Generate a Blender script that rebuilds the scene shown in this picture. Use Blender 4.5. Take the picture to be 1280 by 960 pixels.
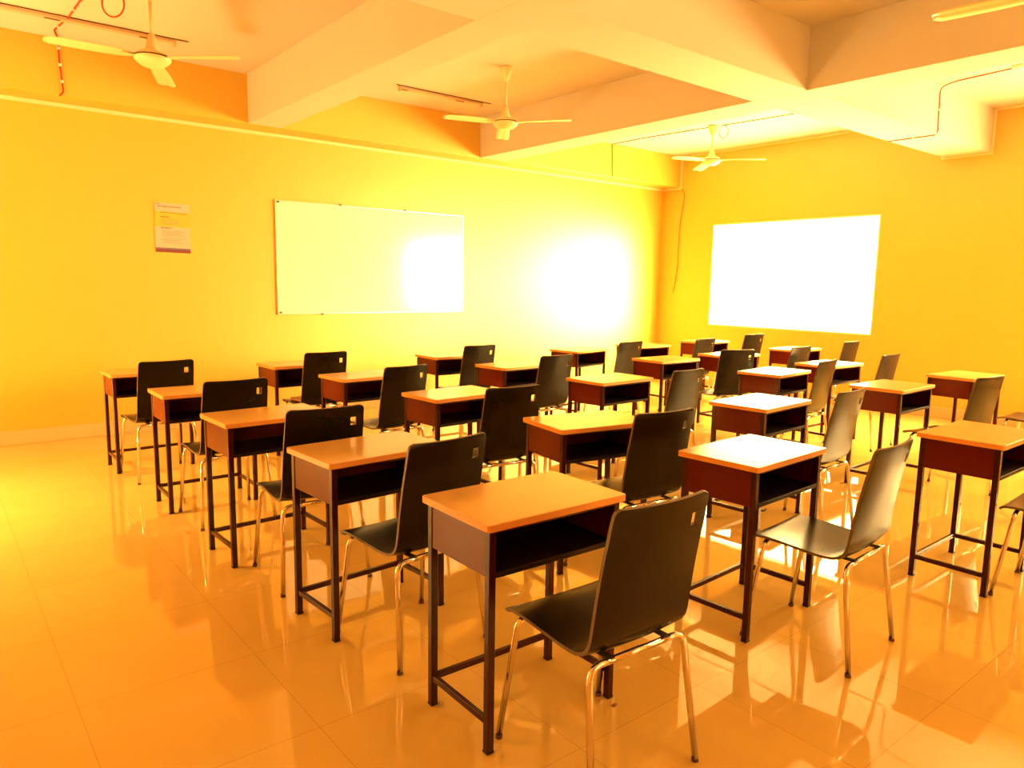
import bpy, bmesh, math, random
from mathutils import Vector, Matrix
random.seed(7)
for o in list(bpy.data.objects): bpy.data.objects.remove(o)
S = bpy.context.scene
COL = S.collection
R = math.radians

# ------------------------------------------------------------------ camera
F_PX, YAW, PITCH, ROLL, H = 912.74, 0.680812, 0.136803, 0.015706, 1.45926
fw = Vector((math.sin(YAW)*math.cos(PITCH), math.cos(YAW)*math.cos(PITCH), -math.sin(PITCH)))
rt = Vector((math.cos(YAW), -math.sin(YAW), 0)); up = rt.cross(fw)
r2 = math.cos(ROLL)*rt + math.sin(ROLL)*up; u2 = -math.sin(ROLL)*rt + math.cos(ROLL)*up
cam = bpy.data.objects.new('camera', bpy.data.cameras.new('camera')); COL.objects.link(cam)
m = Matrix.Identity(4)
for i in range(3): m[i][0], m[i][1], m[i][2] = r2[i], u2[i], -fw[i]
m[0][3], m[1][3], m[2][3] = 0, 0, H
cam.matrix_world = m
cam.data.sensor_fit = 'HORIZONTAL'; cam.data.sensor_width = 36; cam.data.lens = F_PX/1280*36
cam.data.clip_start = .02; cam.data.clip_end = 200
S.camera = cam

# ------------------------------------------------------------------ light and exposure
S.view_settings.view_transform = 'Standard'; S.view_settings.look = 'None'
S.view_settings.gamma = 1; S.view_settings.use_curve_mapping = False
S.view_settings.exposure = 0.05
TINT = (1.0, .62, .20)
SKY = 46.0
w = bpy.data.worlds.new('sky'); S.world = w; w.use_nodes = True
bg = w.node_tree.nodes['Background']; bg.inputs[0].default_value = (*TINT, 1)
GLOW, GROUND, GDIR = 10.0, 1.6, Vector((.50, -.86, .32)).normalized()    # hazy sun glow low in the sky, bright ground outside
def _world():
    N = w.node_tree.nodes; L = w.node_tree.links
    tc = N.new('ShaderNodeTexCoord'); d = N.new('ShaderNodeVectorMath'); d.operation = 'DOT_PRODUCT'; d.inputs[1].default_value = GDIR
    L.new(tc.outputs['Generated'], d.inputs[0])
    def mth(op, a, b):
        n = N.new('ShaderNodeMath'); n.operation = op
        for i, v in enumerate((a, b)):
            if isinstance(v, (int, float)): n.inputs[i].default_value = v
            else: L.new(v, n.inputs[i])
        return n.outputs[0]
    lobe = mth('MULTIPLY', mth('POWER', mth('MAXIMUM', d.outputs['Value'], 0), 18), GLOW)
    s = N.new('ShaderNodeSeparateXYZ'); L.new(tc.outputs['Generated'], s.inputs[0])
    gr = N.new('ShaderNodeMapRange'); gr.inputs['From Min'].default_value = .05; gr.inputs['From Max'].default_value = -.15
    gr.inputs['To Min'].default_value = 1; gr.inputs['To Max'].default_value = GROUND
    L.new(s.outputs['Z'], gr.inputs['Value'])
    L.new(mth('MULTIPLY', mth('ADD', lobe, gr.outputs[0]), SKY), bg.inputs[1])
_world()

def area_light(name, loc, rot, sx, sy, energy, color=TINT):
    l = bpy.data.lights.new(name, 'AREA'); l.shape = 'RECTANGLE'; l.size = sx; l.size_y = sy
    l.energy = energy; l.color = color
    o = bpy.data.objects.new(name, l); COL.objects.link(o); o.location = loc; o.rotation_euler = rot
    return o
# room dimensions (metres)
X0, X1, Y0, Y1, ZC, ZB = -1.25, 9.064, -2.6, 7.552, 3.38, 2.93
def portal(name, loc, rot, sx, sy):                       # guides the sky light through an opening, gives no light itself
    o = area_light(name, loc, rot, sx, sy, 0); o.data.cycles.is_portal = True
portal('sky_portal_window', (X1+.115, 5.4, 1.624), (0, R(90), 0), 1.46, 2.4)
portal('sky_portal_window', (X1+.115, 1.05, 1.624), (0, R(90), 0), 1.46, 2.4)
area_light('added_back_fill', (3.2, Y0-.05, 1.63), (R(90), 0, 0), 2.3, 1.4, 60)  # added fill light behind the camera, lifts the near floor
door_light = area_light('daylight_doorway', (X0-.12, 5.75, 1.9), (0, R(-35), 0), .5, .9, 55); door_light.data.spread = R(95)

# ------------------------------------------------------------------ materials
def mat(name, col, rough=.5, metal=0, spec=.5, coat=0, coat_rough=.1, noise=0, nscale=8, bump=0, bscale=60):
    mt = bpy.data.materials.new(name); mt.use_nodes = True
    nt = mt.node_tree; b = nt.nodes['Principled BSDF']
    b.inputs['Roughness'].default_value = rough; b.inputs['Metallic'].default_value = metal
    b.inputs['Specular IOR Level'].default_value = spec
    b.inputs['Coat Weight'].default_value = coat; b.inputs['Coat Roughness'].default_value = coat_rough
    b.inputs['Base Color'].default_value = (*col, 1)
    tc = nt.nodes.new('ShaderNodeTexCoord')
    if noise:
        n = nt.nodes.new('ShaderNodeTexNoise'); n.inputs['Scale'].default_value = nscale; n.inputs['Detail'].default_value = 5
        nt.links.new(tc.outputs['Object'], n.inputs['Vector'])
        r = nt.nodes.new('ShaderNodeMapRange'); r.inputs['To Min'].default_value = 1-noise; r.inputs['To Max'].default_value = 1+noise
        nt.links.new(n.outputs['Fac'], r.inputs['Value'])
        mx = nt.nodes.new('ShaderNodeVectorMath'); mx.operation = 'SCALE'; mx.inputs[0].default_value = col
        nt.links.new(r.outputs[0], mx.inputs['Scale']); nt.links.new(mx.outputs[0], b.inputs['Base Color'])
    if bump:
        n = nt.nodes.new('ShaderNodeTexNoise'); n.inputs['Scale'].default_value = bscale; n.inputs['Detail'].default_value = 3
        nt.links.new(tc.outputs['Object'], n.inputs['Vector'])
        bp = nt.nodes.new('ShaderNodeBump'); bp.inputs['Strength'].default_value = bump; bp.inputs['Distance'].default_value = .01
        nt.links.new(n.outputs['Fac'], bp.inputs['Height']); nt.links.new(bp.outputs[0], b.inputs['Normal'])
    return mt

M = {}
M['yellow'] = mat('yellow_wall_paint', (.66, .405, .045), rough=.42, spec=1.0, noise=.015, nscale=3, bump=.05, bscale=30)
M['white'] = mat('white_ceiling_paint', (.62, .58, .52), rough=.75, spec=.3, noise=.02, nscale=2)
M['tube_white'] = mat('white_enamel', (.85, .82, .74), rough=.35)
M['board'] = mat('whiteboard_enamel', (.74, .74, .72), rough=.13, spec=.6)
M['alu'] = mat('aluminium_trim', (.75, .72, .68), rough=.3, metal=.8)
M['laminate'] = mat('beech_laminate', (.62, .37, .13), rough=.22, spec=.5, noise=.04, nscale=14)
M['edging'] = mat('orange_edge_band', (.74, .33, .08), rough=.4)
M['maroon'] = mat('maroon_enamel', (.038, .005, .005), rough=.24, spec=.28, noise=.12, nscale=5)
M['maroon_panel'] = mat('maroon_sheet_steel', (.10, .010, .006), rough=.22, spec=.17, noise=.15, nscale=6)
M['shelf'] = mat('dark_steel_shelf', (.012, .004, .003), rough=.5, spec=.2)
M['ply'] = mat('black_laminated_plywood', (.008, .006, .004), rough=.27, spec=.20, noise=.1, nscale=20)
M['ply_edge'] = mat('dark_plywood_edge', (.12, .08, .04), rough=.5)
M['chrome'] = mat('chromed_tube', (.78, .70, .66), rough=.14, metal=1)
M['rubber'] = mat('black_rubber', (.02, .015, .012), rough=.7)
M['foot'] = mat('brown_foot_cap', (.09, .035, .02), rough=.6)
M['red'] = mat('red_cable_sleeve', (.33, .035, .01), rough=.5)
M['clip'] = mat('white_cable_clip', (.8, .75, .65), rough=.5)
M['dark'] = mat('dark_brown_plastic', (.10, .04, .02), rough=.5)
M['conduit'] = mat('cream_plastic_conduit', (.80, .66, .38), rough=.5)
M['fan'] = mat('cream_fan_enamel', (.80, .66, .34), rough=.3)
M['base_tile'] = mat('beige_skirting_tile', (.72, .45, .22), rough=.3, noise=.05, nscale=4)
M['batten'] = mat('dusty_batten_enamel', (.56, .40, .27), rough=.5)
M['paper'] = mat('white_paper', (.66, .43, .38), rough=.6)
M['paper_yellow'] = mat('yellow_print', (.66, .42, .05), rough=.6)
M['ink'] = mat('brown_ink', (.14, .06, .03), rough=.7)
M['ink_pale'] = mat('pale_ink', (.40, .22, .13), rough=.7)
M['paper_blue'] = mat('blue_grey_print', (.12, .12, .22), rough=.6)
M['paper_maroon'] = mat('maroon_print', (.14, .03, .05), rough=.6)
M['chip'] = mat('brown_chip', (.25, .08, .03), rough=.6)
M['slab'] = mat('brown_wood_slab', (.38, .17, .06), rough=.5, noise=.1)

def floor_mat():
    mt = bpy.data.materials.new('polished_floor_tile'); mt.use_nodes = True
    nt = mt.node_tree; N = nt.nodes; L = nt.links; b = N['Principled BSDF']
    g = N.new('ShaderNodeNewGeometry'); s = N.new('ShaderNodeSeparateXYZ'); L.new(g.outputs['Position'], s.inputs[0])
    T = .605
    def mth(op, a, bb=None, c=None):
        n = N.new('ShaderNodeMath'); n.operation = op
        for i, v in enumerate((a, bb, c)):
            if v is None: continue
            if isinstance(v, (int, float)): n.inputs[i].default_value = v
            else: L.new(v, n.inputs[i])
        return n.outputs[0]
    masks = []; cells = []
    for ax, off in (('X', .32), ('Y', 3.33)):
        t = mth('DIVIDE', mth('SUBTRACT', s.outputs[ax], off), T)
        cells.append(mth('FLOOR', t))
        f = mth('FRACT', t); d = mth('MINIMUM', f, mth('SUBTRACT', 1, f))
        masks.append(mth('LESS_THAN', d, .0024))
    seam = mth('MAXIMUM', *masks)
    cv = N.new('ShaderNodeCombineXYZ'); L.new(cells[0], cv.inputs[0]); L.new(cells[1], cv.inputs[1])
    wn = N.new('ShaderNodeTexWhiteNoise'); wn.noise_dimensions = '2D'; L.new(cv.outputs[0], wn.inputs['Vector'])
    nz = N.new('ShaderNodeTexNoise'); nz.inputs['Scale'].default_value = 2.2; nz.inputs['Detail'].default_value = 7
    nz.inputs['Distortion'].default_value = 1.2
    L.new(g.outputs['Position'], nz.inputs['Vector'])
    v = mth('ADD', mth('MULTIPLY', wn.outputs['Value'], .04), mth('MULTIPLY', nz.outputs['Fac'], .14))
    v = mth('ADD', v, .89)
    sc = N.new('ShaderNodeVectorMath'); sc.operation = 'SCALE'; sc.inputs[0].default_value = (.70, .47, .14)
    L.new(v, sc.inputs['Scale'])
    mx = N.new('ShaderNodeMix'); mx.data_type = 'RGBA'
    L.new(mth('MULTIPLY', seam, .35), mx.inputs['Factor']); L.new(sc.outputs[0], mx.inputs['A']); mx.inputs['B'].default_value = (.25, .12, .05, 1)
    L.new(mx.outputs['Result'], b.inputs['Base Color'])
    n2 = N.new('ShaderNodeTexNoise'); n2.inputs['Scale'].default_value = 3; n2.inputs['Detail'].default_value = 6
    L.new(g.outputs['Position'], n2.inputs['Vector'])
    mr = N.new('ShaderNodeMapRange'); mr.inputs['From Min'].default_value = .35; mr.inputs['From Max'].default_value = .7
    mr.inputs['To Min'].default_value = .012; mr.inputs['To Max'].default_value = .04
    L.new(n2.outputs['Fac'], mr.inputs['Value']); L.new(mr.outputs[0], b.inputs['Roughness'])
    b.inputs['Specular IOR Level'].default_value = .75
    return mt
M['floor'] = floor_mat()

def glass_mat():
    mt = bpy.data.materials.new('clear_window_glass'); mt.use_nodes = True
    nt = mt.node_tree; N = nt.nodes; nt.nodes.remove(N['Principled BSDF'])
    t = N.new('ShaderNodeBsdfTransparent'); gl = N.new('ShaderNodeBsdfGlossy'); gl.inputs['Roughness'].default_value = .02
    mx = N.new('ShaderNodeMixShader'); mx.inputs[0].default_value = .04
    nt.links.new(t.outputs[0], mx.inputs[1]); nt.links.new(gl.outputs[0], mx.inputs[2])
    nt.links.new(mx.outputs[0], N['Material Output'].inputs[0]); return mt
M['glass'] = glass_mat()

# ------------------------------------------------------------------ helpers
def box(bm, c, s, rot=None, mi=0):
    r = bmesh.ops.create_cube(bm, size=1)
    vs = r['verts']
    for v in vs: v.co = Vector((v.co.x*s[0], v.co.y*s[1], v.co.z*s[2]))
    if rot is not None: bmesh.ops.transform(bm, matrix=rot, verts=vs)
    bmesh.ops.translate(bm, vec=Vector(c), verts=vs)
    if mi:
        for f in {f for v in vs for f in v.link_faces}: f.material_index = mi
    return vs
def box2(bm, a, b, **k):
    return box(bm, [(p+q)/2 for p, q in zip(a, b)], [abs(q-p) for p, q in zip(a, b)], **k)
def rbox(bm, a, b, bev=.003, seg=2, mi=0):
    t = bmesh.new(); box2(t, a, b)
    bmesh.ops.bevel(t, geom=t.edges[:], offset=bev, segments=seg, profile=.5, affect='EDGES')
    join(bm, t, mi)
def join(bm, t, mi=0):
    mp = {}
    for v in t.verts: mp[v] = bm.verts.new(v.co)
    for f in t.faces:
        n = bm.faces.new([mp[v] for v in f.verts]); n.smooth = f.smooth; n.material_index = mi or f.material_index
    t.free()
def tube(bm, pts, r, n=10, caps=True, mi=0):
    P = [Vector(p) for p in pts]; rings = []
    prev = None
    for i, p in enumerate(P):
        d = (P[min(i+1, len(P)-1)] - P[max(i-1, 0)]).normalized()
        if prev is None:
            a = Vector((0, 0, 1)) if abs(d.z) < .9 else Vector((1, 0, 0))
            nrm = d.cross(a).normalized()
        else:
            nrm = (prev - d*prev.dot(d)).normalized()
        prev = nrm; bi = d.cross(nrm)
        rr = r[i] if isinstance(r, (list, tuple)) else r
        rings.append([bm.verts.new(p + (nrm*math.cos(2*math.pi*k/n) + bi*math.sin(2*math.pi*k/n))*rr) for k in range(n)])
    for a, b in zip(rings, rings[1:]):
        for k in range(n):
            f = bm.faces.new((a[k], a[(k+1) % n], b[(k+1) % n], b[k])); f.smooth = True; f.material_index = mi
    if caps:
        bm.faces.new(rings[0][::-1]).material_index = mi; bm.faces.new(rings[-1]).material_index = mi
def fillet(pts, rad, n=6):
    P = [Vector(p) for p in pts]; out = [P[0]]
    for a, b, c in zip(P, P[1:], P[2:]):
        r = min(rad, (b-a).length*.49, (c-b).length*.49)
        p, q = b+(a-b).normalized()*r, b+(c-b).normalized()*r
        for i in range(n+1):
            t = i/n; out.append(p*(1-t)**2 + b*2*t*(1-t) + q*t*t)
    out.append(P[-1]); return out
def lathe(bm, prof, n=28, mi=0):
    rings = []
    for r, z in prof:
        if r < 1e-5: rings.append([bm.verts.new((0, 0, z))])
        else: rings.append([bm.verts.new((r*math.cos(2*math.pi*k/n), r*math.sin(2*math.pi*k/n), z)) for k in range(n)])
    for a, b in zip(rings, rings[1:]):
        for k in range(n):
            k2 = (k+1) % n
            vs = [a[k % len(a)], a[k2 % len(a)], b[k2 % len(b)], b[k % len(b)]]
            u = []
            for v in vs:
                if v not in u: u.append(v)
            if len(u) > 2:
                f = bm.faces.new(u); f.smooth = True; f.material_index = mi
def obj(name, bm, mats, parent=None, kind=None, label=None, cat=None, group=None, loc=None):
    bmesh.ops.recalc_face_normals(bm, faces=bm.faces[:])
    me = bpy.data.meshes.new(name); bm.to_mesh(me); bm.free()
    for k in (mats if isinstance(mats, (list, tuple)) else [mats]): me.materials.append(M[k])
    o = bpy.data.objects.new(name, me); COL.objects.link(o)
    if parent is not None: o.parent = parent
    if loc: o.location = loc
    if kind: o['kind'] = kind
    if label: o['label'] = label
    if cat: o['category'] = cat
    if group: o['group'] = group
    return o
def thing(name, label, cat, loc=(0, 0, 0), rz=0, group=None):
    o = bpy.data.objects.new(name, None); COL.objects.link(o); o.empty_display_size = .1
    o.location = loc; o.rotation_euler = (0, 0, rz); o['label'] = label; o['category'] = cat
    if group: o['group'] = group
    return o
def copy_tree(o, parent=None):
    c = o.copy(); COL.objects.link(c)
    if parent is not None: c.parent = parent
    for ch in list(o.children): copy_tree(ch, c)
    return c
def B(): return bmesh.new()

# ------------------------------------------------------------------ room shell
WT = .12
b = B(); box2(b, (X0-WT, Y0-WT, -.2), (X1+WT, Y1+WT, 0)); obj('floor', b, 'floor', kind='structure', label='polished beige tiled floor with mirror-like reflections', cat='floor')
b = B(); box2(b, (X0-WT, Y0-WT, ZC), (X1+WT, Y1+WT, ZC+.2)); obj('ceiling', b, 'white', kind='structure', label='white concrete ceiling with crossing beams', cat='ceiling')
b = B(); box2(b, (X0-WT, Y1, 0), (X1+WT, Y1+WT, ZC)); obj('wall_front', b, 'yellow', kind='structure', label='yellow wall carrying the whiteboard', cat='wall')

def wall_with_holes(name, axis, pos, thick, lo, hi, holes, label):
    """axis 'x': wall plane at x=pos, running along y; 'y': plane at y=pos, running along x"""
    b = B()
    cuts = sorted({lo, hi, *[h[0] for h in holes], *[h[1] for h in holes]})
    for u0, u1 in zip(cuts, cuts[1:]):
        hs = [h for h in holes if h[0] <= u0 + 1e-6 and h[1] >= u1 - 1e-6]
        spans = [(0, ZC)] if not hs else [(0, hs[0][2]), (hs[0][3], ZC)]
        for z0, z1 in spans:
            if z1 - z0 < 1e-4: continue
            if axis == 'x': box2(b, (pos, u0, z0), (pos+thick, u1, z1))
            else: box2(b, (u0, pos, z0), (u1, pos+thick, z1))
    bmesh.ops.remove_doubles(b, verts=b.verts[:], dist=1e-5)
    dup = {}
    for f in b.faces:                       # drop the inner faces between neighbouring blocks
        k = tuple(round(c, 4) for c in f.calc_center_median()); dup.setdefault(k, []).append(f)
    bmesh.ops.delete(b, geom=[f for fs in dup.values() if len(fs) > 1 for f in fs], context='FACES')
    return obj(name, b, 'yellow', kind='structure', label=label, cat='wall')
WIN = (4.20, 6.60, .894, 2.354)
WIN2 = (-.15, 2.25, .894, 2.354)
wall_with_holes('wall_right', 'x', X1, WT, Y0-WT, Y1, [WIN2, WIN], 'yellow wall with the glaring window')
DOOR = (3.6, 5.6, 0, 2.1)
wall_with_holes('wall_left', 'x', X0-WT, WT, Y0-WT, Y1, [(5.2, 6.2, 0, 2.1)], 'yellow wall left of the view with an open doorway')
wall_with_holes('wall_back', 'y', Y0-WT, WT, X0, X1, [(2.0, 4.4, .9, 2.35)], 'yellow wall behind the viewer')  # opening added for the unseen fill light

def window(n, fixed, u0, u1, z0, z1, label):
    root = thing('window_%d' % n, label, 'window', (0, 0, 0)); root['kind'] = 'structure'
    b = B(); t = .035; t = .02; x0, x1 = fixed-.004, fixed+WT
    for a, c in (((x0, u0, z0), (x1, u1, z0+t)), ((x0, u0, z1-t), (x1, u1, z1)), ((x0, u0, z0+t), (x1, u0+t, z1-t)), ((x0, u1-t, z0+t), (x1, u1, z1-t))):
        rbox(b, a, c, .003, 1)
    obj('window_frame', b, 'tube_white', root)
    b = B(); box2(b, (fixed+.055, u0+t, z0+t), (fixed+.061, u1-t, z1-t)); obj('window_pane', b, 'glass', root)
b = B(); box2(b, (X0-1.6, 4.2, 0), (X0-1.5, Y1, ZC)); box2(b, (X0-1.5, 4.2, 0), (X0-WT, 4.3, ZC)); obj('wall_sky_blocker_left', b, 'yellow', kind='structure', label='added unseen yellow wall blocking the sky beyond the left doorway', cat='wall')  # unseen, added to keep the sky from shining through the doorway
b = B(); box2(b, (1.4, Y0-.9, 0), (5, Y0-.8, ZC)); box2(b, (1.4, Y0-.8, 2.8), (5, Y0-WT, ZC)); box2(b, (1.3, Y0-.9, 0), (1.4, Y0-WT, ZC)); box2(b, (5, Y0-.9, 0), (5.1, Y0-WT, ZC)); obj('wall_sky_blocker_back', b, 'yellow', kind='structure', label='added unseen yellow enclosure shutting out the sky behind the viewer', cat='wall')  # unseen, added to close off the sky behind the back opening
window(1, X1, *WIN, 'wide glaring white window in the right wall')
window(2, X1, *WIN2, 'wide bright window nearer the viewer, outside the frame')

# beams
def beam(n, a, c, mt='white', label='white concrete ceiling beam'):
    b = B(); rbox(b, a, c, .006, 2); obj('trim_%d' % n, b, mt, kind='structure', label=label, cat='beam')
beam(1, (2.565, Y0, ZB), (2.885, Y1-.33, ZC+.01), label='white ceiling beam running to the whiteboard wall, left one')
beam(2, (5.305, Y0, ZB), (5.66, Y1-.33, ZC+.01), label='white ceiling beam running to the whiteboard wall, right one')
beam(3, (X0, 3.09, ZB+.001), (X1, 3.555, ZC+.01), label='white ceiling beam crossing the room towards the window wall')
beam(4, (X0, Y1-.33, ZB), (X1, Y1, ZC+.01), 'yellow', label='yellow ledge beam above the whiteboard wall')
beam(5, (X0, -1.2, ZB+.001), (X1, -.74, ZC+.01), label='white ceiling beam behind the viewer')

b = B(); rbox(b, (X0, Y1-.014, 0), (X1, Y1, .125), .003, 1); obj('baseboard_front', b, 'base_tile', kind='structure', label='low beige tile skirting under the whiteboard wall', cat='baseboard')
b = B(); rbox(b, (X1-.014, Y0, 0), (X1, Y1-.014, .125), .003, 1); obj('baseboard_right', b, 'base_tile', kind='structure', label='low beige tile skirting under the window wall', cat='baseboard')
b = B(); rbox(b, (X0, Y0, 0), (X0+.014, 5.2, .125), .003, 1); rbox(b, (X0, 6.2, 0), (X0+.014, Y1-.014, .125), .003, 1); obj('baseboard_left', b, 'base_tile', kind='structure', label='low beige tile skirting under the left wall', cat='baseboard')

# ------------------------------------------------------------------ school desk
DW, DD, DZ = .585, .388, .75
def make_desk():
    root = thing('school_desk', '', 'desk')
    # top: laminate slab with rounded corners and darker edge band
    b = B()
    def outline(hw, hd, r, z):
        o = []
        for cx, cy, a0 in ((hw-r, hd-r, 0), (-hw+r, hd-r, 90), (-hw+r, -hd+r, 180), (hw-r, -hd+r, 270)):
            for k in range(6):
                a = R(a0+k*18); o.append(b.verts.new((cx+r*math.cos(a), cy+r*math.sin(a), z)))
        return o
    hw, hd = DW/2, DD/2
    rings = [outline(hw, hd, .012, DZ-.023), outline(hw, hd, .012, DZ-.002), outline(hw-.002, hd-.002, .011, DZ)]
    for a, c in zip(rings, rings[1:]):
        for k in range(len(a)):
            f = b.faces.new((a[k], a[(k+1) % len(a)], c[(k+1) % len(a)], c[k])); f.material_index = 1
    b.faces.new(rings[-1]).material_index = 0; b.faces.new(rings[0][::-1]).material_index = 1
    obj('tabletop', b, ['laminate', 'edging'], root)
    L = .026; ix, iy = hw-.016, hd-.016          # outer faces of legs
    zt = DZ-.023
    for sx in (-1, 1):
        for sy in (-1, 1):
            b = B(); xs = sorted((sx*ix, sx*(ix-L))); ys = sorted((sy*iy, sy*(iy-L)))
            rbox(b, (xs[0], ys[0], .006), (xs[1], ys[1], zt), .0025, 1)
            leg = obj('leg', b, 'maroon', root)
            b = B(); rbox(b, (xs[0]-.001, ys[0]-.001, 0), (xs[1]+.001, ys[1]+.001, .010), .002, 1)
            obj('foot_cap', b, 'shelf', leg)
    zb = .578
    for sx in (-1, 1):                            # side panels between the legs, flush with them
        b = B(); xs = sorted((sx*(ix-.003), sx*(ix-.006)))
        box2(b, (xs[0], -iy+L, zb), (xs[1], iy-L, zt)); 
        xs2 = sorted((sx*(ix-.003), sx*(ix-.018)))
        box2(b, (xs2[0], -iy+L, zb-.003), (xs2[1], iy-L, zb))
        obj('side_panel', b, 'maroon_panel', root)
    b = B(); box2(b, (-ix+L, iy-.008, zb), (ix-L, iy-.004, zt)); obj('back_panel', b, 'maroon_panel', root)
    b = B(); box2(b, (-ix+.007, -iy+.004, zb-.002), (ix-.007, iy-.009, zb+.002))
    rbox(b, (-ix+L, -iy+.001, zb-.006), (ix-L, -iy+.006, zb+.012), .001, 1)
    obj('book_shelf', b, 'shelf', root)
    b = B(); rbox(b, (-ix+L, -iy+.001, zt-.014), (ix-L, -iy+.014, zt-.0005), .001, 1)
    obj('top_rail', b, 'maroon', root)
    for sx in (-1, 1):
        b = B(); xs = sorted((sx*(ix-.004), sx*(ix-.022)))
        rbox(b, (xs[0], -iy+L, .092), (xs[1], iy-L, .114), .002, 1); obj('side_stretcher', b, 'maroon', root)
    b = B(); rbox(b, (-ix+L, iy-.022, .092), (ix-L, iy-.004, .114), .002, 1)
    obj('rear_stretcher', b, 'maroon', root)
    return root

# ------------------------------------------------------------------ school chair (seat faces +Y)
def make_chair():
    root = thing('school_chair', '', 'chair')
    T = .011
    prof = [(.405, .417), (.398, .429), (.385, .437), (.362, .442), (.32, .443), (.27, .441), (.22, .437), (.17, .433), (.12, .430), (.085, .430),
            (.055, .433), (.032, .441), (.016, .454), (.006, .470), (0, .490), (-.004, .515), (-.010, .56), (-.017, .61), (-.025, .66), (-.034, .71), (-.043, .755), (-.0495, .783), (-.053, .803),
            (-.0565, .823), (-.0605, .842), (-.065, .862), (-.067, .872), (-.068, .878)]
    split = 13
    us = [-1, -.965, -.9, -.78, -.6, -.4, -.2, 0, .2, .4, .535, .625, .70, .79, .9, .965, 1]
    n = len(prof)
    arc = [0]
    for p, q in zip(prof, prof[1:]): arc.append(arc[-1]+math.dist(p, q))
    def halfw(i):
        s = arc[i]; t = arc[-1]-s
        hwid = .197 if i <= split else .197 - .011*((i-split)/(n-1-split))
        e = min(s, t); rr = .026 if s < t else .020
        if e < rr: hwid -= rr - math.sqrt(max(rr*rr-(rr-e)**2, 0))
        return hwid
    def pos(i, u, off):
        y, z = prof[i]
        a = prof[max(i-1, 0)]; c = prof[min(i+1, n-1)]
        dy, dz = c[0]-a[0], c[1]-a[1]; l = math.hypot(dy, dz); ny, nz = -dz/l, dy/l   # points to the front / up side reversed
        ny, nz = -ny, -nz
        if nz < 0 and i < split: ny, nz = -ny, -nz
        if i >= split and ny < 0: ny, nz = -ny, -nz
        dip = .010 if i < split else .016*min(1, (i-split)/6)
        if i < 4: dip *= i/4
        k = -dip*(1-u*u)
        return Vector((u*halfw(i), y+ny*(k+off), z+nz*(k+off)))
    def shell(name, i0, i1, hole=None):
        b = B(); A = {}; C = {}
        for i in range(i0, i1+1):
            for j, u in enumerate(us):
                A[i, j] = b.verts.new(pos(i, u, T/2)); C[i, j] = b.verts.new(pos(i, u, -T/2))
        cells = {(i, j) for i in range(i0, i1) for j in range(len(us)-1)}
        if hole: cells -= hole
        for i, j in cells:
            f = b.faces.new((A[i, j], A[i+1, j], A[i+1, j+1], A[i, j+1])); f.smooth = True
            f = b.faces.new((C[i, j], C[i, j+1], C[i+1, j+1], C[i+1, j])); f.smooth = True
            for d, e in (((0, -1), ((i, j), (i+1, j))), ((0, 1), ((i, j+1), (i+1, j+1))), ((-1, 0), ((i, j), (i, j+1))), ((1, 0), ((i+1, j), (i+1, j+1)))):
                if (i+d[0], j+d[1]) not in cells:
                    f = b.faces.new((A[e[0]], A[e[1]], C[e[1]], C[e[0]])); f.material_index = 1
                    for ed in f.edges: ed.smooth = False
        bmesh.ops.delete(b, geom=[v for v in b.verts if not v.link_faces], context='VERTS')
        return obj(name, b, ['ply', 'ply_edge'], root)
    shell('seat', 0, split)
    shell('backrest', split, n-1, hole={(i, j) for i in (21, 22) for j in (11, 12)} )
    r = .0105
    zs = .418
    for sy, yf, yt in ((1, .394, .335), (-1, -.048, .004)):
        zz = zs+.006 if sy == 1 else zs-.008
        for sx in (-1, 1):
            P = fillet([(sx*.217, yf, .012), (sx*.190, yt, zz), (sx*.10, yt, zz)], .045, 7)
            b = B(); tube(b, P, r, 12)
            leg = obj('leg', b, 'chrome', root)
            b = B(); tube(b, [(sx*.2175, yf, 0), (sx*.2172, yf+(yt-yf)*.03, .014)], .0115, 12); obj('foot_cap', b, 'foot', leg)
        b = B(); tube(b, [(-.10, yt, zz), (.10, yt, zz)], r, 12); obj('crossbar', b, 'chrome', root)
    for sx in (-1, 1):
        b = B(); rbox(b, (sx*.115-.013, -.004, zs-.001), (sx*.115+.013, .340, zs+.004), .001, 1)
        obj('seat_bracket', b, 'rubber', root)
    return root

DESKS = {'A1': (1.553, 1.837, -1.2), 'A2': (1.479, 2.808, 3.2), 'A3': (1.413, 3.828, 2.0), 'A4': (1.397, 4.919, -.7), 'A5': (1.336, 6.153, 0),
 'B1': (2.824, 1.782, 2.6), 'B2': (2.724, 2.715, -9.6), 'B3': (2.684, 3.904, 3.4), 'B4': (2.628, 5.048, 3.4), 'B5': (2.507, 6.044, 2.1),
 'C1': (4.149, 1.332, .4), 'C2': (4.096, 2.553, 3.7), 'C3': (4.114, 3.877, 1.7), 'C4': (4.074, 5.010, 4.8), 'C5': (4.075, 6.017, 0),
 'D1': (5.647, 2.429, 1.2), 'D2': (5.693, 3.436, 5.2), 'D3': (5.703, 4.628, .6), 'D4': (5.673, 5.832, 10.5),
 'E1': (6.901, 2.379, -3.2), 'E2': (6.759, 3.511, -.4), 'E3': (6.715, 4.60, 0), 'E4': (6.791, 5.874, 0),
 'F1': (8.049, 4.609, 4.1), 'F2': (8.045, 5.900, 1.1)}
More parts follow.
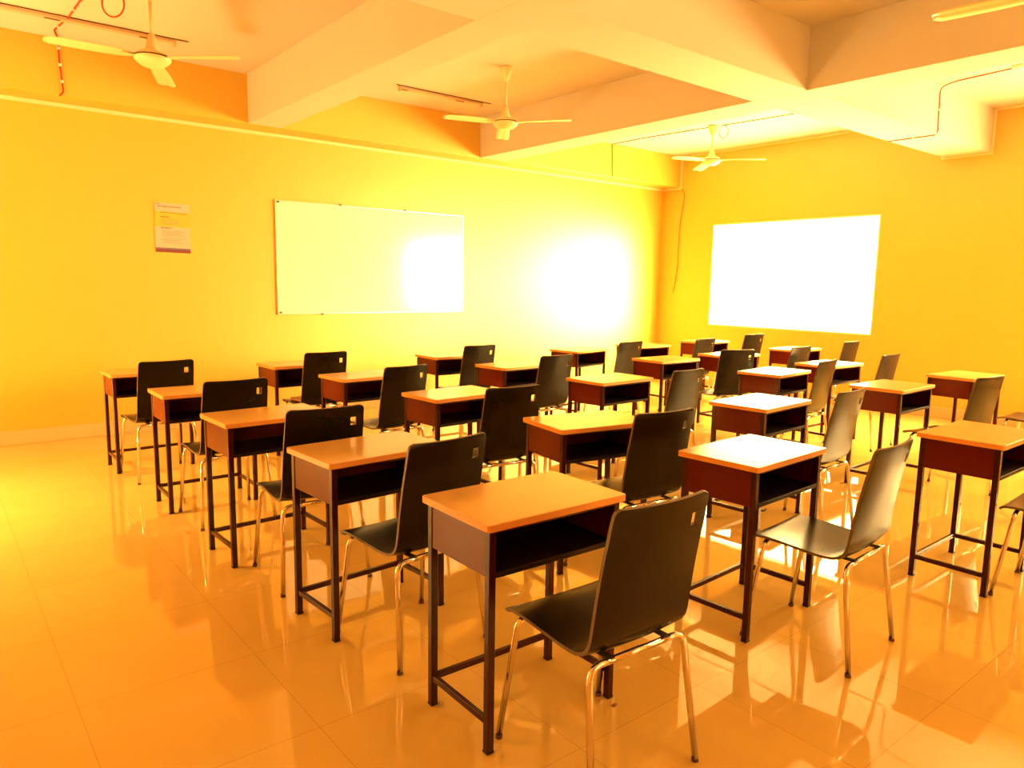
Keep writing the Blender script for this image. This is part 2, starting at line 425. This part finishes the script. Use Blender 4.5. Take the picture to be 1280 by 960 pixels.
CHAIRS = {'A1': (1.555, 1.312, -3.0), 'A2': (1.513, 2.314, 5.3), 'A3': (1.435, 3.20, -3.4), 'A4': (1.408, 4.371, 1.0), 'A5': (1.337, 5.642, 4.3),
 'B1': (2.851, 1.267, 4.0), 'B2': (2.700, 2.241, -6.6), 'B3': (2.618, 3.268, -6.4), 'B4': (2.621, 4.489, 6.3), 'B5': (2.579, 5.692, .8),
 'C1': (4.172, .768, 2.3), 'C2': (4.168, 2.084, 4.2), 'C3': (4.187, 3.259, 3.3), 'C4': (4.089, 4.525, 1.8), 'C5': (4.104, 5.623, 1.9),
 'D1': (5.684, 1.864, -6.8), 'D2': (5.752, 3.065, 7.2), 'D3': (5.986, 4.049, -21.2), 'D4': (5.773, 5.224, 2.5),
 'E1': (6.981, 1.678, .7), 'E2': (6.833, 3.039, 1.8), 'E3': (6.861, 3.926, .8), 'E4': (6.896, 5.107, 2.1),
 'F1': (8.084, 4.020, 2.1), 'F2': (8.140, 5.285, -3.7)}
COLN = dict(A='first', B='second', C='third', D='fourth', E='fifth', F='sixth')
ORD = ['', 'nearest', 'second', 'third', 'fourth', 'fifth']
cnt = {k: sum(1 for n in DESKS if n[0] == k) for k in COLN}
special = {'A1': 'largest maroon steel desk with plain orange wooden top, closest to the viewer',
           'A2': 'maroon steel desk with pale glare on its side panel, just behind the closest desk',
           'C1': 'maroon steel desk with pale orange top cut off by the right edge',
           'B1': 'maroon steel desk with glaring white reflective top, second closest to the viewer'}
def desk_label(n):
    if n in special: return special[n]
    k = cnt[n[0]]-int(n[1])+1
    where = 'nearest the whiteboard wall' if k == 1 else '%s from the whiteboard wall' % ORD[k]
    return 'maroon steel desk, %s in the %s column from the left' % (where, COLN[n[0]])
def chair_label(n):
    s = {'A1': 'black plywood chair with chrome legs closest to the viewer, at the largest desk',
         'A2': 'black plywood chair tucked at the desk with the glare on its side panel',
         'B1': 'black plywood chair with window sheen on its seat, at the glaring white desk',
         'C1': 'black chair cut by the right edge, only its seat and legs showing',
         'E1': 'dark chair cut by the right edge with only a small bit of seat showing'}
    if n in s: return s[n]
    k = cnt[n[0]]-int(n[1])+1
    where = 'nearest the whiteboard wall' if k == 1 else '%s from the whiteboard wall' % ORD[k]
    return 'black chair, %s in the %s column from the left' % (where, COLN[n[0]])
desk0 = make_desk(); chair0 = make_chair(); first = True
for n in DESKS:
    d = desk0 if first else copy_tree(desk0)
    c = chair0 if first else copy_tree(chair0)
    x, y, t = DESKS[n]; d.location = (x, y, 0); d.rotation_euler = (0, 0, R(t))
    d['label'] = desk_label(n); d['group'] = 'maroon school desks in columns'; d['category'] = 'desk'
    x, y, t = CHAIRS[n]; c.location = (x, y, 0); c.rotation_euler = (0, 0, R(t))
    c['label'] = chair_label(n); c['group'] = 'black plywood chairs at the desks'; c['category'] = 'chair'
    first = False

# thin brown slab on the seat of the chair nearest the board in the second column
b = B(); rbox(b, (-.13, -.10, 0), (.13, .10, .022), .004, 2)
o = obj('wooden_slab', b, 'slab', label='thin brown slab lying on the seat of a chair near the whiteboard wall', cat='slab', loc=(2.55, 5.90, .446)); o.rotation_euler = (0, 0, R(6))

# ------------------------------------------------------------------ whiteboard
bx0, bx1, bz0, bz1 = 2.923, 5.292, 1.097, 2.277
root = thing('whiteboard', 'wide glossy whiteboard with thin aluminium frame on the yellow wall', 'whiteboard', (0, Y1, 0))
b = B(); box2(b, (bx0+.012, -.016, bz0+.012), (bx1-.012, -.001, bz1-.012)); obj('board_panel', b, 'board', root)
b = B(); t = .016
for a, c in (((bx0, -.024, bz0), (bx1, 0, bz0+t)), ((bx0, -.024, bz1-t), (bx1, 0, bz1)), ((bx0, -.024, bz0+t), (bx0+t, 0, bz1-t)), ((bx1-t, -.024, bz0+t), (bx1, 0, bz1-t))):
    rbox(b, a, c, .003, 1)
obj('board_frame', b, 'alu', root)
for x, z in ((3.65, bz1), (4.46, bz1), (3.42, bz0), (bx0+.03, bz1-.02), (bx0+.03, bz0+.02)):
    b = B(); rbox(b, (x-.014, -.028, z-.008), (x+.014, 0, z+.010), .002, 1); obj('mounting_clip', b, 'dark', root)

# ------------------------------------------------------------------ poster
root = thing('wall_poster', 'small printed notice with blue foot strip on yellow wall left of whiteboard', 'poster', (1.93, Y1-.004, 1.93), 0)
root.rotation_euler = (0, R(1.0), 0)
px, pz = .157, .230
b = B(); box2(b, (-px, -.002, -pz), (px, .002, pz)); obj('paper_sheet', b, 'paper', root)
b = B(); box2(b, (-px, -.003, .010), (px, -.0022, .150)); obj('yellow_panel', b, 'paper_yellow', root)
b = B(); box2(b, (-px, -.003, -pz), (px, -.0022, -.200)); obj('maroon_strip', b, 'paper_maroon', root)
b = B(); box2(b, (-px, -.003, -.200), (px, -.0022, -.186)); obj('blue_strip', b, 'paper_blue', root)
b = B()
def lines(b, x0, x1, zs, h, gap=.012, rnd=True):
    for z in zs:
        x = x0; e = x1 - (random.random()*.05 if rnd else 0)
        while x < e-.01:
            l = min(.012+random.random()*.03, e-x); box2(b, (x, -.0036, z-h/2), (x+l, -.0031, z+h/2)); x += l+.005
lines(b, -.13, .075, [.196], .008, rnd=False); lines(b, -.11, .13, [.140], .006, rnd=False)
lines(b, -.105, -.03, [.100], .008, rnd=False); lines(b, -.105, -.01, [-.002], .008, rnd=False)
lines(b, -.145, -.115, [.217], .006, rnd=False)
obj('heading_text', b, 'ink', root)
b = B(); lines(b, -.105, .085, [.080, .068, .056, .044, .032], .004); obj('body_text', b, 'ink_pale', root); b = B(); lines(b, -.095, .12, [-.030, -.044, -.058, -.072], .004); obj('body_text', b, 'ink_pale', root); b = B(); lines(b, -.095, .12, [-.098, -.112, -.126, -.140], .004)
obj('body_text', b, 'ink_pale', root)

# ------------------------------------------------------------------ cable trunking along the wall head
root = thing('cable_trunking', 'cream cable trunking running along the wall head and around the beams', 'conduit', (0, 0, 0))
b = B(); rbox(b, (X0, Y1-.028, ZB-.030), (X1-.001, Y1, ZB), .003, 1)
obj('wall_run', b, 'conduit', root)
root['label'] = 'cream cable trunking along the head of the whiteboard wall'
root = thing('cable_trunking', 'cream cable trunking stepping around the beams on the window wall', 'conduit', (X1, 0, 0)); root.location = (0, 0, 0)
b = B(); t = .022; yb = Y1-.33
pts = [((X1-t, yb-.03, ZB-.028), (X1, Y1-.029, ZB)), ((X1-t, yb-t-.008, ZB), (X1, yb-.001, ZC-.001)), ((X1-t, 3.556+t, ZC-t-.001), (X1, yb-t-.008, ZC-.001)),
       ((X1-t, 3.556, ZB-t), (X1, 3.556+t, ZC-.001)), ((X1-t, 3.089, ZB-t), (X1, 3.556, ZB)), ((X1-t, 3.089-t, ZB-t), (X1, 3.089, ZC-.001)), ((X1-t, -.7, ZC-t-.001), (X1, 3.089-t, ZC-.001))]
for a, c in pts: rbox(b, a, c, .002, 1)
obj('beam_run', b, 'conduit', root)

# dangling wire at the far corner
b = B(); xw = X1-.014
tube(b, [Vector((xw, y, z)) for y, z in ((7.20, 2.915), (7.165, 2.88), (7.135, 2.82), (7.14, 2.72), (7.17, 2.55), (7.20, 2.3), (7.205, 2.0), (7.20, 1.8), (7.225, 1.62), (7.245, 1.45), (7.275, 1.36))], .0042, 6)
obj('dangling_wire', b, 'dark', label='thin loose wire hanging down the yellow wall beside the far corner', cat='wire')

# red sleeved cable on the left
def wire(name, segs, r, mt, label, cat='cable', clips=(), clip_r=None):
    root = thing(name, label, cat)
    b = B()
    for s in segs: tube(b, s, r, 7)
    obj('sleeve', b, mt, root)
    for p in clips:
        b = B(); rbox(b, [p[i]-(clip_r or r*1.6) for i in range(3)], [p[i]+(clip_r or r*1.6) for i in range(3)], .001, 1); obj('cable_clip', b, 'clip', root)
    return root
zc = ZC-.010; yb2 = yb-.010
wire('ceiling_cable', [fillet([(1.20, 5.50, zc), (1.03, 6.13, zc), (1.02, 6.56, zc), (.98, 6.98, zc), (1.035, yb2, zc), (1.035, yb2, 3.2), (1.05, yb2, 2.96), (1.02, yb2, 2.925)], .02, 3)],
     .0068, 'red', 'red sleeved cable crossing the ceiling and dropping down the beam at upper left',
     clips=[(1.035, yb2, 3.30), (1.038, yb2, 3.17), (1.045, yb2, 3.04), (.992, 6.85, zc), (1.02, 6.60, zc), (1.024, 6.35, zc)])
# thin cable along the right bay: down the ledge beam, along the ceiling, over the cross beam
xx = 7.56
wire('ceiling_cable', [fillet([(7.57, yb2, 2.94), (7.55, yb2, ZC-.008), (7.54, 6.7, zc+.002), (7.62, 5.65, zc+.002)], .015, 3),
     fillet([(7.64, 5.5, zc+.002), (7.70, 4.7, zc+.002), (7.66, 3.563, zc+.002), (7.66, 3.563, ZB-.006), (7.66, 3.082, ZB-.006), (7.63, 3.082, ZC-.03), (7.60, 2.95, zc+.002), (7.52, 2.45, zc+.002)], .05, 5)],
     .0055, 'red', 'thin dark cable along the bright ceiling and over the cross beam at upper right',
     clips=[(7.54, 6.7, zc), (7.58, 6.2, zc), (7.70, 4.7, zc), (7.66, 3.3, ZB-.006), (7.645, 3.082, 3.15)])
b = B(); lathe(b, [(0, -.03), (.05, -.03), (.06, -.012), (.06, 0), (0, 0)], 20)
obj('ceiling_rose', b, 'tube_white', label='small round white ceiling rose at the upper right edge', cat='ceiling rose', loc=(7.50, 2.40, ZC))

# ------------------------------------------------------------------ ceiling battens (tube light fittings)
def batten(x0, x1, y, label, box_at):
    root = thing('light_batten', label, 'light fitting', ((x0+x1)/2, y, ZC), 0, 'tube light battens on the ceiling')
    h = (x1-x0)/2
    b = B(); rbox(b, (-h, -.032, -.030), (h, .032, 0), .003, 1); obj('batten_body', b, 'batten', root)
    b = B(); tube(b, [(-h-.06, -.040, -.006), (h+.10, -.040, -.006)], .004, 6); obj('supply_wire', b, 'dark', root)
    for xq in box_at:
        b = B(); rbox(b, (xq-.05, -.014, -.034), (xq+.05, .014, -.0302), .003, 1); obj('terminal_block', b, 'dark', root)
    for s in (-1, 1):
        b = B(); rbox(b, (s*h-.010, -.024, -.052), (s*h+.010, .024, .0), .003, 1); obj('lamp_holder', b, 'batten', root)
batten(.55, 1.77, 6.62, 'long narrow ceiling batten without a tube, behind the left fan', (-.24, .40))
batten(3.86, 4.86, 6.60, 'narrow ceiling batten without a tube, left of the middle fan', (-.46, .22))

# ------------------------------------------------------------------ ceiling fans
def fan_mesh(root, zh, a0, dark_ring=True):
    drop = ZC-zh
    b = B(); lathe(b, [(0, 0), (.055, 0), (.058, -.012), (.050, -.05), (.022, -.11), (.014, -.13), (0, -.13)]); obj('canopy', b, 'fan', root)
    b = B(); lathe(b, [(0, -.12), (.011, -.12), (.011, -drop+.12), (0, -drop+.12)], 14); obj('down_rod', b, 'fan', root)
    b = B(); lathe(b, [(0, -drop+.15), (.018, -drop+.15), (.040, -drop+.06), (.048, -drop+.045), (0, -drop+.045)]); obj('lower_cup', b, 'fan', root)
    b = B(); lathe(b, [(0, -drop+.045), (.052, -drop+.045), (.088, -drop+.030), (.112, -drop+.006), (.115, -drop-.010), (.100, -drop-.030), (.075, -drop-.048), (.045, -drop-.060), (0, -drop-.064)], 36)
    obj('motor_housing', b, 'fan', root)
    b = B(); lathe(b, [(.108, -drop+.008), (.117, -drop+.006), (.117, -drop-.001), (.108, -drop-.002), (.108, -drop+.008)], 36); obj('motor_band', b, 'dark', root)
    for k in range(3):
        b = B(); n = 14; ring = []
        for i in range(n+1):
            t = i/n; x = .11 + t*.52
            wd = .040 + .022*math.sin(min(t*1.6, 1)*math.pi/2) - (.03*max(0, (t-.93)/.07)**2)
            if t < .12: wd = .020 + (wd-.020)*t/.12
            tw = R(11)*(1-.5*t); z = -drop-.005-.025*t
            cam_ = .008
            row = []
            for s, cz in ((-1, 0), (-.4, cam_), (.4, cam_), (1, 0)):
                y = s*wd; row.append((x, y*math.cos(tw), z+cz+y*math.sin(tw)))
            ring.append(row)
        top = [[b.verts.new((p[0], p[1], p[2]+.0012)) for p in r_] for r_ in ring]; bot = [[b.verts.new((p[0], p[1], p[2]-.0012)) for p in r_] for r_ in ring]
        for i in range(n):
            for j in range(3):
                f = b.faces.new((top[i][j], top[i+1][j], top[i+1][j+1], top[i][j+1])); f.smooth = True
                f = b.faces.new((bot[i][j], bot[i][j+1], bot[i+1][j+1], bot[i+1][j])); f.smooth = True
            b.faces.new((top[i][0], bot[i][0], bot[i+1][0], top[i+1][0])); b.faces.new((top[i][3], top[i+1][3], bot[i+1][3], bot[i][3]))
        b.faces.new(top[0]+bot[0][::-1]); b.faces.new((top[n]+bot[n][::-1])[::-1])
        box2(b, (.07, -.018, -drop-.010), (.19, .018, -drop-.004))
        bmesh.ops.rotate(b, verts=b.verts[:], cent=(0, 0, 0), matrix=Matrix.Rotation(R(a0+120*k), 3, 'Z'))
        obj('fan_blade', b, 'fan', root)
def fan(x, y, zh, a0, label):
    root = thing('ceiling_fan', label, 'ceiling fan', (x, y, ZC), 0, 'three bladed ceiling fans')
    fan_mesh(root, zh, a0); return root
fan(1.32, 5.46, 2.90, -52, 'cream ceiling fan at upper left, its rod leaving the frame')
fan(4.25, 5.40, 2.90, 55, 'cream ceiling fan in the middle, above and beyond the whiteboard')
fan(7.60, 5.61, 2.975, 53, 'cream ceiling fan in the bright bay near the window wall')
fan(4.32, 1.14, 2.87, 106, 'ceiling fan at upper right edge, a single blade tip showing')

# cable loops under the roses
def loop(name, c, rw, rh, ang, label, mt):
    b = B(); P = []
    for k in range(25):
        a = R(90+360*k/24*.98)
        P.append((c[0]+rw*math.cos(a)*math.cos(ang), c[1]+rw*math.cos(a)*math.sin(ang), c[2]-rh+rh*math.sin(a)))
    tube(b, P, .0055, 6); obj(name, b, mt, label=label, cat='cable')
loop('cable_loop', (1.17, 5.80, ZC-.002), .075, .085, -YAW, 'red cable loop hanging from the ceiling left of the left fan', 'red')
loop('cable_loop', (7.66, 5.50, ZC-.002), .055, .075, -YAW, 'thin cable loop hanging beside the rod of the far right fan', 'dark')

# ------------------------------------------------------------------ small litter on the floor
b = B(); tube(b, [(4.14, 2.63, .006), (4.18, 2.585, .006), (4.22, 2.56, .006), (4.27, 2.575, .006)], .006, 6)
obj('plastic_strip', b, 'rubber', label='thin black strip lying on the floor beneath the glaring desks', cat='litter')
for x, y, r_, lab in ((3.66, 2.28, .022, 'brown chip on the floor behind the second closest desk'), (1.791, 1.613, .010, 'dark crumb on the floor beside the closest desk leg')):
    b = B(); bmesh.ops.create_icosphere(b, subdivisions=2, radius=r_)
    for v in b.verts: v.co = Vector((v.co.x*1.4, v.co.y*.8, v.co.z*.35))*(1+random.uniform(-.15, .15))
    mz = min(v.co.z for v in b.verts); bmesh.ops.translate(b, vec=(x, y, -mz), verts=b.verts[:])
    obj('floor_chip', b, 'chip', label=lab, cat='litter')
